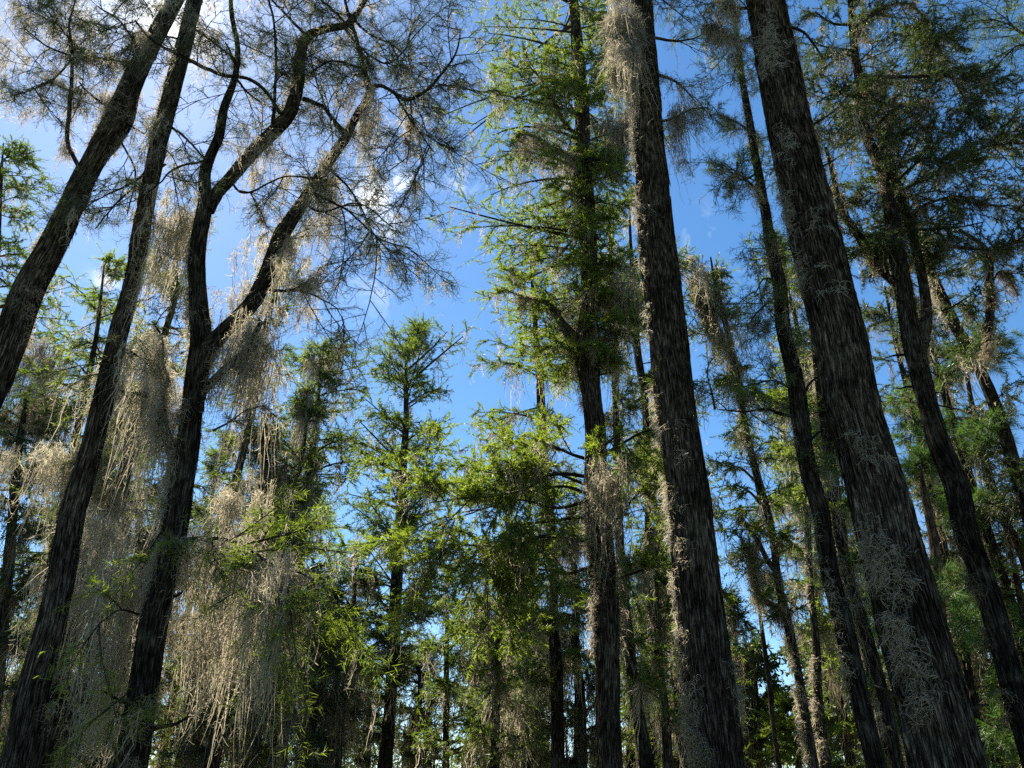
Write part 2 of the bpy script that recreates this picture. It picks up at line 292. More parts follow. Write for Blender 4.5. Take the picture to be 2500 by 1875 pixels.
    for (ya,yb,az0,azs,k,lmin,lmax) in tmoss:   # moss clinging to the trunk: rows, azimuth of the side, spread, count, lengths (m)
        kc=max(2,k//9); cc=rng.uniform(ya,yb,kc); ca_=az0+rng.normal(size=kc)*azs; pick=rng.integers(0,kc,k); ys=np.clip(cc[pick]+rng.normal(size=k)*22,ya-20,yb+20); o=np.argsort(rows); ii=np.clip(np.interp(ys,rows[o],o.astype(float)).astype(int),0,len(SP)-1)
        a=ca_[pick]+rng.normal(size=k)*.22; out=np.stack([np.cos(a),np.sin(a),0*a],-1)
        rt=SP[ii]+out*(SR[ii]*1.02)[:,None]; moss_beards(mo,rt,rng.uniform(lmin,lmax,k),6,rng,msc*.8,spread=.035,curl=3,cl=.115)
    if mo.n: mo.build('spanish_moss',[mossm],root,smooth=False)
    return root
LEFT=math.pi; FRONT=-math.pi/2; FL=-2.4; RIGHT=0.

# ------------------------------------------------------------------ the wood
# ---- left group
tree('cypress_tree','leaning straight cypress at the far left, dark mossy bulge high on its trunk',11,
 [(-150,1300,108),(-60,1040,100),(19,848,95),(76,696,88),(125,608,80),(180,490,72),(235,380,68),(262,340,80),(285,304,76),(315,220,58),(342,160,56),(385,80,48),(418,19,44),(470,-90,38),(560,-300,22)],
 limbs=[[(200,420,12),(180,385,12),(165,350,12),(167,280,11),(172,200,10),(175,130,8),(170,60,6),(190,-20,4),dict(dz=-.6,f=.9,m=10)],
        [(270,262,10),(240,245,8),(215,225,6),(195,200,4),dict(f=.5)],
        [(172,135,6),(130,120,5),(60,70,3),dict(dz=-.4)],
        [(175,150,6),(120,200,5),(60,230,3),dict(dz=-.8,f=.8)],
        [(342,160,8),(300,150,6),(240,140,5),(190,130,4),dict(f=1.0,m=26,ml=(.15,.5))],
        [(350,140,7),(300,60,5),(240,20,4),dict(dz=.6,f=1)],
        [(290,290,6),(360,330,5),(420,380,3),dict(dz=-.5,f=.5)],
        [(285,330,6),(330,420,5),(310,520,3),dict(dz=.5,f=.5)]],
 leaf=LEAFSIL,moss=.35,mlen=(.3,1.2),
 tmoss=[(60,500,LEFT,.5,60,.1,.3),(100,420,RIGHT,.4,40,.15,.6),(230,330,FL,1.0,90,.08,.2),(400,1000,LEFT,.35,80,.1,.3),(500,900,RIGHT,.3,26,.1,.3)],
 mlines=[([(60,40),(110,30)],12,(90,200)),([(0,160),(50,80)],14,(60,170),1.),([(190,30),(215,10)],8,(60,190)),([(120,180),(200,215)],10,(50,130)),([(215,205),(300,240)],14,(40,120)),([(30,260),(60,250)],4,(30,60)),([(150,60),(175,70)],10,(100,220),.8)],
 rough=.07,sides=52,prof=[(-330,100,90),(-160,190,170),(-30,150,150)],n=14,dens=.8)
tree('cypress_tree','tall slender bare-trunked cypress leaning right, beside the leftmost one',10.5,
 [(45,1853,92),(78,1701,88),(110,1580,80),(137,1473,72),(180,1245,66),(222,1100,58),(247,1000,56),(290,810,50),(330,658,44),(338,608,45),(360,480,42),(382,380,44),(418,228,43),(458,76,40),(475,0,38),(505,-110,32),(570,-330,16)],
 limbs=[[(380,385,10),(330,440,6),(265,470,4),(215,500,3),dict(dz=-.5,f=.8)],[(400,300,8),(450,330,6),(500,390,5),dict(dz=-.6,f=.6)],
        [(250,995,6),(290,940,4),(225,850,3),dict(dz=-.4,f=.3)],[(405,400,6),(300,480,5),(230,560,3),dict(dz=.4,f=.8)],
        [(455,100,7),(400,90,5),(330,120,4),dict(dz=-.6,f=1.)],[(460,60,7),(520,100,5),(600,160,3),dict(dz=.5,f=1)]],
 leaf=LEAFSIL,moss=.25,tmoss=[(130,420,LEFT,.6,60,.08,.3),(400,700,LEFT,.3,30,.1,.3),(500,700,RIGHT,.3,20,.1,.35),(720,1000,RIGHT,.3,14,.08,.3),(1300,1800,RIGHT,.3,16,.1,.3)],
 mlines=[([(390,350),(370,330)],12,(40,160)),([(410,20),(520,60)],22,(40,150))],rough=.07,sides=52,prof=[(-300,90,100),(-160,170,180),(-30,130,140)],n=12,dens=.8)
tree('forked_cypress','dark cypress forking into three crooked stems hung with grey moss',10,
 [(318,1875,88),(348,1701,76),(370,1549,74),(406,1397,64),(433,1245,66),(461,1076,56),(479,924,55),(490,850,54),(484,734,46),(481,620,42),(490,560,40),(501,494,35),(501,418,28),(515,380,27),(532,342,25),(547,266,22),(573,190,14),(581,125,12),(566,38,10),(562,-40,8)],
 limbs=[[(484,870,44),(545,812,42),(608,753,40),(655,665,40),(693,568,40),(740,496,32),(797,414,26),(845,343,23),(880,281,20),(908,228,18),(895,171,13),(876,95,10),(853,20,8),(845,-60,6),dict(f=.5,m=12,ml=(.3,1.2))],
        [(508,515,30),(530,470,33),(562,437,33),(608,380,34),(665,323,36),(705,275,34),(718,235,31),(725,190,30),(729,133,27),(748,87,22),(790,70,19),(835,61,17),(880,10,12),(905,-40,9),dict(f=.5,m=16,ml=(.2,.8))],
        [(902,215,13),(930,212,9),(959,224,9),(1001,245,9),(1032,232,8),(1058,213,7),(1088,178,6),(1118,133,5),(1130,76,3),dict(dz=-1.,f=1.25)],
        [(1070,205,5),(1130,215,4),(1195,222,3),dict(dz=-.5,f=1.1)],[(960,225,6),(1010,300,5),(1060,370,3),dict(dz=-.7,f=1.1,m=3,ml=(.3,.8))],
        [(1003,245,5),(1002,300,5),(1000,330,4),(990,400,3),dict(f=.2,m=8,ml=(.4,.8))],
        [(741,240,12),(786,258,10),(812,290,9),(828,315,9),(846,338,8),dict(f=.6,m=4)],
        [(690,285,9),(668,254,9),(640,215,9),(608,194,9),(551,186,10),(505,168,10),(456,144,10),(380,106,7),(330,50,5),dict(dz=-.6,f=.8,m=6)],
        [(664,330,10),(668,254,9),(672,180,7),(668,90,6),(650,-10,5),dict(dz=-.7,f=.8)],
        [(655,705,9),(700,708,7),(740,696,7),(765,680,5),(782,654,4),dict(dz=-.7,f=.5,m=6)],[(700,708,6),(745,712,5),(786,730,4),(815,745,3),(835,772,2),dict(dz=-.8,f=.25)],
        [(745,500,7),(790,520,5),(860,500,4),(960,560,3),dict(dz=-.8,f=.7)],[(760,470,7),(850,520,5),(930,590,4),(1000,610,3),dict(dz=-.5,f=.9)],
        [(560,440,7),(600,470,5),(690,430,4),(780,430,3),dict(dz=-.9,f=.8)],[(800,410,6),(860,470,5),(900,560,3),dict(dz=.5,f=.8)],
        [(490,965,24),(520,930,22),(551,901,21),(585,870,19),(612,845,17),(640,790,12),dict(dz=-.2,f=.3,m=14,ml=(.3,1.2))],
        [(425,1095,16),(412,1060,14),(402,1000,13),(400,950,13),(408,930,10),(398,880,7),(395,817,6),(370,780,4),dict(dz=-.5,f=.35,m=36,ml=(.3,1.2))],
        [(440,1325,13),(478,1312,12),(509,1310,10),(570,1317,9),(598,1330,8),(627,1351,8),(675,1378,7),(722,1389,5),(800,1420,3),dict(dz=-1.1,f=1.2,lm=2,m=24,ml=(.4,1.6))],
        [(570,1317,5),(600,1380,4),(640,1440,3),dict(dz=-.9,f=.9,lm=2)],[(627,1351,6),(700,1420,5),(760,1500,3),dict(dz=-1.,f=1.,lm=2)],[(600,1330,6),(680,1310,5),(760,1290,3),dict(dz=-.6,f=1.1,lm=2)],[(500,395,6),(455,400,6),(410,420,5),(390,440,4),(330,480,3),(260,500,2),dict(dz=-.5,f=.7)],
        [(573,190,7),(610,230,5),(650,260,3),dict(f=.8)],[(850,30,8),(900,80,5),(960,110,4),(1010,150,3),dict(dz=.4,f=1.4)],[(748,87,8),(700,40,6),(640,-20,4),dict(f=1.2)],[(835,61,8),(880,120,5),(940,160,4),(1020,80,3),dict(f=1.3)],
        [(895,171,6),(820,150,5),(760,180,3),dict(f=1.,dz=-.5)],[(870,80,6),(800,10,5),(740,-40,3),dict(f=1.3,dz=-.5)],
        [(340,1500,7),(300,1490,5),(250,1520,4),(215,1560,3),dict(dz=-1.3,f=.8,lm=2)],[(420,1270,6),(370,1340,5),(350,1390,3),dict(dz=-.6,f=.4,lm=2)],[(350,1640,5),(300,1700,5),(250,1740,3),dict(dz=-1.,f=.5,lm=2)],
        [(520,1050,6),(560,1030,5),(600,1000,3),dict(dz=-.4,f=.4)],[(850,330,8),(800,270,5),(760,150,4),dict(f=1.1,dz=.5)]],
 leaf=LEAFSIL,moss=.5,mlen=(.25,1.1),bark=BARKD,rough=.1,sides=52,dens=.72,
 tmoss=[(430,900,LEFT,.4,90,.15,.6),(900,1500,LEFT,.35,170,.15,.6),(1000,1800,FL,.3,16,.1,.3),(1500,1875,RIGHT,.4,30,.1,.3),(620,1100,RIGHT,.5,50,.2,.6)],
 mlines=[([(612,850),(640,800)],26,(200,420)),([(490,1310),(570,1330),(660,1370)],30,(120,420),.6),([(440,1480),(540,1560),(600,1530)],26,(120,330),1.2),([(560,1420),(680,1480)],20,(120,380),1.6),([(240,1250),(300,1330)],22,(150,400),1.5),([(-20,1080),(120,1120),(230,1100)],40,(120,360),3.),([(120,1400),(250,1450)],30,(120,380),2.5),([(540,1180),(640,1240)],20,(100,300),2.),([(250,900),(330,960)],22,(100,300),2.5),([(570,760),(660,600),(740,530)],34,(80,300),.5),([(520,860),(600,800)],20,(60,300),.4),([(700,720),(770,690)],10,(40,120)),
   ([(400,560),(470,520)],36,(80,330),.4),([(385,830),(405,930),(395,1000)],30,(120,420),.5),([(320,1540),(280,1600),(220,1740)],30,(90,330),1.),([(880,290),(920,230)],24,(50,200)),([(750,520),(830,380)],26,(60,260)),([(370,1380),(310,1440)],22,(120,420),.8),
   ([(690,590),(740,610)],8,(60,160)),([(600,390),(700,330)],18,(60,260)),([(660,1400),(720,1400)],16,(150,420),-.9)])
tree('cypress_tree','thin dark cypress trunk leaning right between the slender and the forked trees',13.5,
 [(100,1875,46),(150,1640,40),(205,1435,42),(228,1340,44),(250,1290,42),(289,1209,36),(327,1038,28),(361,943,24),(400,820,19),(425,735,16),(430,640,12),(445,560,6)],
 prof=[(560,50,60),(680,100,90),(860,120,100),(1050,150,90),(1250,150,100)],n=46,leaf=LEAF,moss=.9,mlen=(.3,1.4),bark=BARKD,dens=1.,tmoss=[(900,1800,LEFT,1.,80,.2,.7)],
 mlines=[([(250,1180),(340,1200)],26,(120,350)),([(300,880),(420,900)],30,(100,330))])
tree('cypress_tree','yellow-green feathery cypress seen between the two leaning trunks at left',19,
 [(60,1875,38),(95,1600,34),(150,1250,28),(200,1000,20),(235,820,12),(255,640,5)],prof=[(640,30,30),(760,120,100),(900,150,110),(1120,150,100),(1400,120,80)],n=60,leaf=LEAFB,dens=1.1,moss=.6,mlen=(.5,1.8),bark=BARKD,
 mlines=[([(60,880),(150,860)],40,(120,260)),([(80,1000),(200,1010)],36,(100,260))])
tree('cypress_tree','green layered cypress crown rising at the left edge under open sky',22,
 [(-60,1875,36),(-40,1300,28),(-15,800,18),(0,520,9),(8,350,4)],prof=[(340,20,25),(430,60,80),(560,90,110),(700,120,130),(900,120,120),(1200,120,110)],n=70,leaf=LEAF,dens=1.1,moss=.3,mlen=(.5,1.6))
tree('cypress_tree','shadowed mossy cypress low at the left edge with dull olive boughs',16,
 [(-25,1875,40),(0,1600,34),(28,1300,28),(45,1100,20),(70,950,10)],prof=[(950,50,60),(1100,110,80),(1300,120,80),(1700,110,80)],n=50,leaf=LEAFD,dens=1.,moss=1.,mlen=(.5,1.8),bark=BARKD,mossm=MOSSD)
# ---- the centre distance
tree('cypress_tree','slim pointed cypress standing alone against the open sky, left of centre',28,
 [(940,1875,38),(944,1853,36),(955,1682,29),(963,1511,30),(978,1245,25),(982,1160,22),(991,1038,15),(991,924,9),(993,833,4)],
 prof=[(818,34,34),(842,74,74),(885,104,104),(960,118,124),(1030,120,130),(1120,130,130),(1220,140,135),(1400,150,110),(1700,110,90)],n=104,up=.5,droop=.05,dens=.85,leaf=LEAF,moss=.28,mlen=(.6,2.2),bark=BARKD,fr=.9,mns=12,tmoss=[(1300,1600,RIGHT,.6,20,.5,1.5)])
tree('cypress_tree','round-topped cypress just left of the slim pointed one, over dark mossy boughs',25,
 [(676,1875,44),(684,1815,40),(706,1625,32),(722,1435,32),(745,1250,24),(765,1080,16),(778,960,9),(783,868,4)],
 prof=[(860,40,40),(910,80,80),(1000,105,100),(1100,115,125),(1250,140,150),(1450,150,130),(1750,120,110)],n=95,up=.4,dens=.9,leaf=LEAF,moss=.75,mlen=(.7,2.6),bark=BARKD,mns=14)
tree('cypress_tree','small pale-green spire cypress low in the centre gap between dark trunks',34,
 [(1088,1875,18),(1090,1640,14),(1092,1500,8),(1093,1408,3)],prof=[(1395,14,14),(1450,45,45),(1550,62,75),(1700,75,90),(1870,80,90)],n=46,up=.45,dens=.9,leaf=LEAF,moss=.3,mlen=(.8,2.4),mns=10)
tree('bare_cypress','half-bare Y-shaped cypress with pale stem and ragged moss, left of the pointed one',26,
 [(826,1875,17),(828,1856,17),(831,1745,20),(844,1666,20),(853,1600,16),(860,1508,14),(866,1430,9),(872,1330,5)],
 limbs=[[(851,1640,14),(872,1619,14),(901,1587,11),(935,1560,7),dict(f=.4,m=14,ml=(.5,2))],[(832,1750,11),(806,1714,9),(784,1682,7),(778,1640,4),dict(f=.4,m=14,ml=(.5,2))],[(834,1755,6),(860,1730,4),(884,1700,3),dict(f=.25,m=8,ml=(.5,1.6))]],
 prof=[(1330,20,20),(1480,60,50),(1600,50,40)],n=12,dens=.5,leaf=LEAFSIL,moss=.8,mlen=(.6,2.),mns=12)
tree('cypress_tree','mossy twin-stemmed cypress right of the small spire, behind green sprays',27,
 [(1208,1875,24),(1210,1853,23),(1213,1625,19),(1221,1473,18),(1228,1380,10),(1232,1300,5)],limbs=[[(1214,1640,14),(1196,1560,12),(1190,1480,10),(1184,1400,5),dict(f=.6,m=16,ml=(.8,2.4))]],
 prof=[(1290,40,40),(1400,80,90),(1600,95,100),(1850,90,90)],n=44,dens=.8,leaf=LEAF,moss=.9,mlen=(.7,2.6),mns=14)
tree('cypress_tree','dark two-ridged trunk left of the central cypress, its mossy crown against the sky',21,
 [(1362,1875,34),(1360,1700,34),(1358,1625,33),(1351,1511,24),(1352,1370,19),(1338,1230,26),(1324,1095,26),(1320,962,21),(1308,810,14),(1300,700,8),(1294,600,4)],
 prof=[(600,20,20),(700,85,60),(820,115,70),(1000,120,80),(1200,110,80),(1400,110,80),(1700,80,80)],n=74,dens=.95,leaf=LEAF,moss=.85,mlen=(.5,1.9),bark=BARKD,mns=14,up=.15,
 limbs=[[(1325,1100,10),(1295,1078,7),(1270,1070,5),dict(f=.5,m=8,ml=(.5,1.6))],[(1352,1530,8),(1325,1510,6),(1305,1530,4),dict(f=.3)]],tmoss=[(1100,1500,LEFT,.8,50,.4,1.3)])
tree('cypress_tree','central cypress with a forked mossy trunk and bright green low boughs',15,
 [(1489,1875,64),(1487,1853,64),(1485,1740,60),(1483,1625,62),(1476,1435,62),(1466,1330,62),(1457,1245,60),(1454,1150,52),(1453,1038,50),(1443,962,50),(1436,900,56),(1430,848,62),(1436,790,48),(1438,734,43),(1438,620,41),(1434,555,42),(1430,494,45),(1422,418,44),(1422,304,38),(1415,180,32),(1405,60,26),(1395,-80,18),(1385,-220,8)],
 limbs=[[(1425,850,34),(1400,825,30),(1381,802,26),(1368,782,20),(1358,764,18),(1345,745,14),(1327,734,11),(1290,725,7),(1230,705,4),dict(dz=-.3,f=.9,m=16,ml=(.3,1.))],
        [(1420,400,14),(1392,386,12),(1362,372,11),(1330,350,9),(1301,334,7),(1260,330,5),dict(dz=-.6,f=1.2,m=30,ml=(.3,1.1))],
        [(1452,740,12),(1468,722,10),(1491,703,10),(1515,692,8),(1536,688,6),dict(dz=.3,f=.6,m=16,ml=(.4,1.3))],
        [(1440,410,22),(1455,388,20),(1475,370,16),(1495,348,13),(1520,300,9),dict(f=.8,m=30,ml=(.3,1.1))],
        [(1418,330,14),(1395,320,11),(1378,300,10),(1362,265,9),(1340,230,7),(1322,196,5),(1280,150,3),dict(dz=-.7,f=1.3,m=10,ml=(.3,.8))],
        [(1440,1165,10),(1380,1158,9),(1330,1165,7),(1290,1190,5),(1050,1220,3),dict(dz=-1.5,f=1.1)],
        [(1450,1320,14),(1410,1319,11),(1360,1313,9),(1310,1313,8),(1280,1330,6),(1060,1335,4),dict(dz=-1.3,f=.9,m=10,ml=(.3,1.))],
        [(1455,1130,10),(1400,1110,8),(1340,1090,6),(1270,1140,3),dict(dz=-1.,f=1.2)],
        [(1460,1120,10),(1510,1090,8),(1560,1060,5),(1600,1050,3),dict(dz=-.9,f=1.3)],[(1462,1130,10),(1470,1100,8),(1490,1075,6),(1520,1060,3),dict(dz=-1.6,f=1.3)],
        [(1450,1220,8),(1360,1240,7),(1280,1220,5),(1080,1270,3),dict(dz=-1.2,f=.9)],[(1440,1260,8),(1330,1270,7),(1240,1290,5),(1160,1400,3),dict(dz=-.8,f=.8)],[(1450,1210,9),(1380,1190,7),(1280,1200,5),(1150,1160,3),dict(dz=.6,f=.9)],[(1450,1380,9),(1380,1400,7),(1300,1390,5),(1240,1440,3),dict(dz=-.5,f=1.1)],[(1480,1180,8),(1530,1160,6),(1590,1130,4),dict(dz=.4,f=1.5)],
        [(1452,1190,8),(1400,1170,7),(1320,1130,5),(1230,1080,3),dict(dz=.5,f=1.25)],
        [(1480,1300,8),(1520,1250,6),(1560,1200,4),(1610,1180,3),dict(dz=-.6,f=1.3)],[(1500,1415,8),(1540,1400,7),(1590,1385,6),(1640,1375,4),dict(dz=-.8,f=1.4)]],
 prof=[(-200,60,60),(-80,160,130),(60,240,130),(200,240,130),(330,240,110),(480,220,110),(640,230,110),(760,140,100),(900,120,80)],n=160,fs=.45,up=.12,droop=.25,dens=1.15,leaf=LEAFB,moss=.9,mlen=(.3,1.1),rough=.08,sides=52,limb_leaf=1.15,
 tmoss=[(1200,1480,FRONT,.9,90,.2,.6),(1250,1850,LEFT,.25,60,.12,.4),(500,1000,LEFT,.35,80,.15,.5),(560,800,FRONT,.5,14,.1,.3),(1200,1600,RIGHT,.4,40,.2,.7)],
 mlines=[([(1260,360),(1330,350),(1420,400)],40,(60,200)),([(1470,330),(1540,280)],40,(60,160),-.4),([(1480,700),(1540,690)],24,(80,330)),([(1400,700),(1420,760)],10,(60,200)),([(1440,1160),(1500,1160)],34,(100,320),-.6)])
tree('cypress_tree','narrow dark trunk close behind the right side of the central cypress',18,
 [(1580,1875,39),(1574,1853,38),(1552,1701,31),(1529,1511,27),(1518,1400,24),(1510,1250,20),(1506,1100,18),(1503,962,17),(1500,848,16),(1497,740,12),(1490,600,7),(1485,480,4)],
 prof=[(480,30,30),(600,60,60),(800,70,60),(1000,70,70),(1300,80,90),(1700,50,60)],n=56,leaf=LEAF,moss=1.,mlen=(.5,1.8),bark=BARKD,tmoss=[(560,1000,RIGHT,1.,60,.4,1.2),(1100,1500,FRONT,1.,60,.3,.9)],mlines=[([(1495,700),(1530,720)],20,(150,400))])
tree('cypress_tree','paired thin stems between the central cypress and the straight big trunk',20,
 [(1632,1875,26),(1628,1853,25),(1620,1701,22),(1593,1549,19),(1585,1400,18),(1580,1100,17),(1572,960,18),(1555,848,20),(1548,740,14),(1540,600,8),(1535,470,4)],
 limbs=[[(1612,1640,14),(1606,1560,13),(1602,1450,11),(1600,1340,8),dict(f=.5,m=20,ml=(.4,1.6))]],prof=[(470,30,30),(600,60,40),(800,60,40),(1000,60,50),(1400,60,50),(1780,60,50)],n=56,leaf=LEAF,moss=1.,mlen=(.5,1.8),tmoss=[(1250,1550,FRONT,1.,70,.4,1.2)])
# ---- right group
tree('cypress_tree','straight big ridged trunk right of centre, pale moss down its sunlit left edge',11,
 [(1755,1875,127),(1752,1853,126),(1739,1740,126),(1725,1625,124),(1710,1500,118),(1699,1397,112),(1690,1300,108),(1684,1228,104),(1666,1110,100),(1650,1000,97),(1637,880,94),(1630,810,92),(1607,620,90),(1598,530,84),(1594,450,80),(1586,380,75),(1578,228,66),(1572,100,56),(1567,0,49),(1560,-120,38),(1550,-330,16)],
 limbs=[[(1605,300,8),(1640,290,6),(1690,270,4),(1730,265,3),dict(dz=-.6,f=.8,m=10,ml=(.5,1.4))],[(1600,180,8),(1650,200,6),(1700,250,3),dict(f=.6,m=6,ml=(.4,1.2))],
        [(1590,90,8),(1640,100,6),(1700,90,4),(1740,60,3),dict(f=1.)],[(1555,90,10),(1530,80,8),(1500,90,5),dict(dz=-.3,f=.5,m=60,ml=(.5,2.))],[(1570,180,8),(1530,150,6),(1490,180,4),dict(f=.4,m=40,ml=(.4,1.3))],
        [(1745,1000,6),(1735,950,4),(1722,900,2),dict(f=.3)]],
 prof=[(-320,70,70),(-150,170,160),(-20,150,130)],n=18,leaf=LEAF,dens=.9,moss=.5,mlen=(.4,1.6),rough=.12,sides=100,
 tmoss=[(0,400,LEFT,.35,230,.25,1.),(60,640,FL,.2,26,.1,.3),(420,1000,LEFT,.2,60,.1,.3),(1000,1875,LEFT+.1,.22,170,.1,.35),(1050,1400,FL,.2,16,.08,.2),(1500,1875,LEFT+.4,.3,60,.15,.4),(500,1800,RIGHT,.25,60,.08,.2)],
 mlines=[([(1500,20),(1550,60)],56,(120,360),-.3),([(1490,130),(1550,180)],30,(80,240),-.2),([(1640,280),(1665,270)],16,(120,260))])
tree('cypress_tree','massive leaning trunk at right with deeply furrowed bark and clumps of curled moss',9,
 [(2313,1875,194),(2309,1853,192),(2290,1777,188),(2273,1701,185),(2252,1625,182),(2230,1549,177),(2192,1397,166),(2170,1320,160),(2152,1245,154),(2118,1120,143),(2083,1000,136),(2047,810,131),(2022,715,128),(2000,620,126),(1972,500,118),(1943,380,112),(1905,190,104),(1885,90,96),(1868,0,90),(1845,-130,74),(1800,-360,34)],
 limbs=[[(1940,330,10),(1990,300,7),(2040,270,4),dict(dz=.4,f=1)],[(1870,60,10),(1820,100,7),(1760,80,5),(1720,60,4),dict(dz=.6,f=1.,m=26,ml=(.4,1.))],[(1900,60,9),(1960,80,7),(2010,140,4),dict(dz=.5,f=1.)],[(1860,20,10),(1790,20,7),(1740,-30,4),dict(f=1.,m=18,ml=(.4,1.1))]],
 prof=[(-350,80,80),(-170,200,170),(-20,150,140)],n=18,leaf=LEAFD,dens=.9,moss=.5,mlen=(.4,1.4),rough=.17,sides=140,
 tmoss=[(-50,190,FRONT-.6,.2,120,.1,.35),(200,420,FRONT-.6,.15,16,.08,.22),(380,800,LEFT,.25,90,.08,.3),(560,760,FRONT-.4,.2,14,.06,.16),(900,1200,FRONT-.3,.2,14,.06,.2),(1280,1560,FL,.25,90,.08,.3),(1340,1480,-2.3,.05,12,.08,.25),(1500,1600,-2.5,.05,20,.1,.3),(1600,1720,-2.45,.08,46,.1,.3),(0,400,RIGHT,.3,50,.08,.2)])
tree('cypress_tree','slender dark mossy trunk immediately left of the massive leaning one',12,
 [(2140,1875,52),(2135,1853,52),(2108,1739,53),(2082,1625,52),(2055,1511,50),(2025,1397,46),(2002,1245,44),(1990,1228,44),(1975,1152,43),(1956,1038,45),(1941,924,42),(1914,810,37),(1903,696,33),(1880,589,27),(1865,494,23),(1848,400,20),(1831,304,18),(1810,180,14),(1795,60,9),(1780,-60,4)],
 limbs=[[(1870,500,7),(1840,460,5),(1770,400,3),dict(dz=-.5,f=1.4,m=6)],[(1900,690,7),(1870,680,5),(1840,720,3),dict(dz=-.3,f=1.5)],[(1945,1020,10),(1905,1010,9),(1870,1000,7),(1820,1005,5),(1760,1000,3),dict(dz=-.8,f=.9)],
        [(1965,960,7),(1980,935,7),(2000,920,5),dict(f=0)],[(1840,330,7),(1800,300,5),(1750,280,3),dict(f=1.3,m=10,ml=(.3,.8))],[(1950,960,7),(1890,930,5),(1830,940,3),dict(dz=.5,f=1.8)],[(1850,420,6),(1810,440,5),(1760,400,3),dict(f=1.6,dz=-.3)],[(1900,720,6),(1850,760,5),(1830,790,3),dict(f=1.5,m=6)]],
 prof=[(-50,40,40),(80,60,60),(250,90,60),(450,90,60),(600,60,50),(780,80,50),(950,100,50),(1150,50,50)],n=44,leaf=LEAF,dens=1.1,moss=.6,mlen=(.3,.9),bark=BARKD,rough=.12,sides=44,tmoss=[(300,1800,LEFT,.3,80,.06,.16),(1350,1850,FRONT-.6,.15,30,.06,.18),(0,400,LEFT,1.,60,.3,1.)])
tree('cypress_tree','thin shaded trunk squeezed between the slender mossy one and the massive one',14,
 [(2190,1875,37),(2184,1853,36),(2165,1739,36),(2138,1625,32),(2116,1549,30),(2070,1397,30),(2044,1245,32),(2030,1150,30),(2010,1000,26),(1985,800,20),(1965,640,12),(1950,500,6)],
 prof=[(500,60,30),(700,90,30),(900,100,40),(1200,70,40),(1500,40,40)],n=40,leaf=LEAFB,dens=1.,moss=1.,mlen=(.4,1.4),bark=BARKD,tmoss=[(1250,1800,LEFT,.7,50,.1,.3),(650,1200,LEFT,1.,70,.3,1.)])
tree('cypress_tree','thin pale-edged trunk with sky on both sides, left of the slender mossy one',20,
 [(2016,1875,27),(2013,1853,26),(1998,1701,23),(1994,1587,20),(1979,1435,17),(1971,1245,15),(1962,1100,11),(1952,960,8),(1945,850,4)],
 prof=[(850,50,30),(960,90,40),(1100,80,50),(1250,60,40)],n=30,leaf=LEAFB,dens=1.,moss=1.,mlen=(.5,1.6),tmoss=[(1250,1850,LEFT,.4,80,.1,.4)])
tree('cypress_tree','mossy spire cypress, its thin plumed top in the sky right of the straight big trunk',18,
 [(1987,1875,28),(1983,1853,28),(1964,1739,25),(1945,1625,23),(1926,1530,25),(1903,1435,22),(1884,1302,19),(1865,1228,26),(1846,1152,21),(1827,1076,18),(1816,1019,17),(1804,943,18),(1785,848,16),(1762,753,13),(1743,677,8),(1735,628,4)],
 limbs=[[(1790,880,12),(1755,820,10),(1720,760,8),(1695,690,6),(1690,630,3),dict(f=1.5,m=46,ml=(.3,1.1))],[(1911,1503,17),(1885,1480,16),(1857,1461,15),(1842,1412,13),(1836,1370,9),(1828,1310,5),dict(f=.7,m=34,ml=(.3,1.3))],
        [(1900,1400,15),(1876,1370,14),(1855,1330,12),(1831,1294,10),(1815,1270,7),(1806,1255,4),dict(f=.4,m=10,ml=(.3,1.))],[(1862,1240,8),(1830,1200,6),(1790,1180,4),dict(f=1.,dz=-.4)],[(1850,1180,7),(1800,1140,5),(1765,1150,3),dict(f=1.)]],
 prof=[(625,30,30),(700,50,30),(800,50,45),(950,40,40),(1050,60,60),(1200,90,80),(1350,90,60),(1500,50,50)],n=54,leaf=LEAF,dens=.95,moss=.8,mlen=(.4,1.3),tmoss=[(900,1100,LEFT,.6,40,.3,1.),(1500,1850,LEFT,.4,50,.1,.4)],mlines=[([(1692,650),(1735,750),(1785,850)],60,(50,170))])
tree('cypress_tree','thinnest wavy bare stem rising from the dark leafy tree at lower right',22,
 [(1903,1875,15),(1900,1872,15),(1888,1777,11),(1880,1682,14),(1867,1587,12),(1857,1511,10),(1850,1440,9),(1848,1350,6),(1840,1260,3)],
 prof=[(1260,25,25),(1330,50,40),(1450,50,30)],n=12,leaf=LEAFSIL,dens=.8,moss=.7,mlen=(.5,1.5),mns=10)
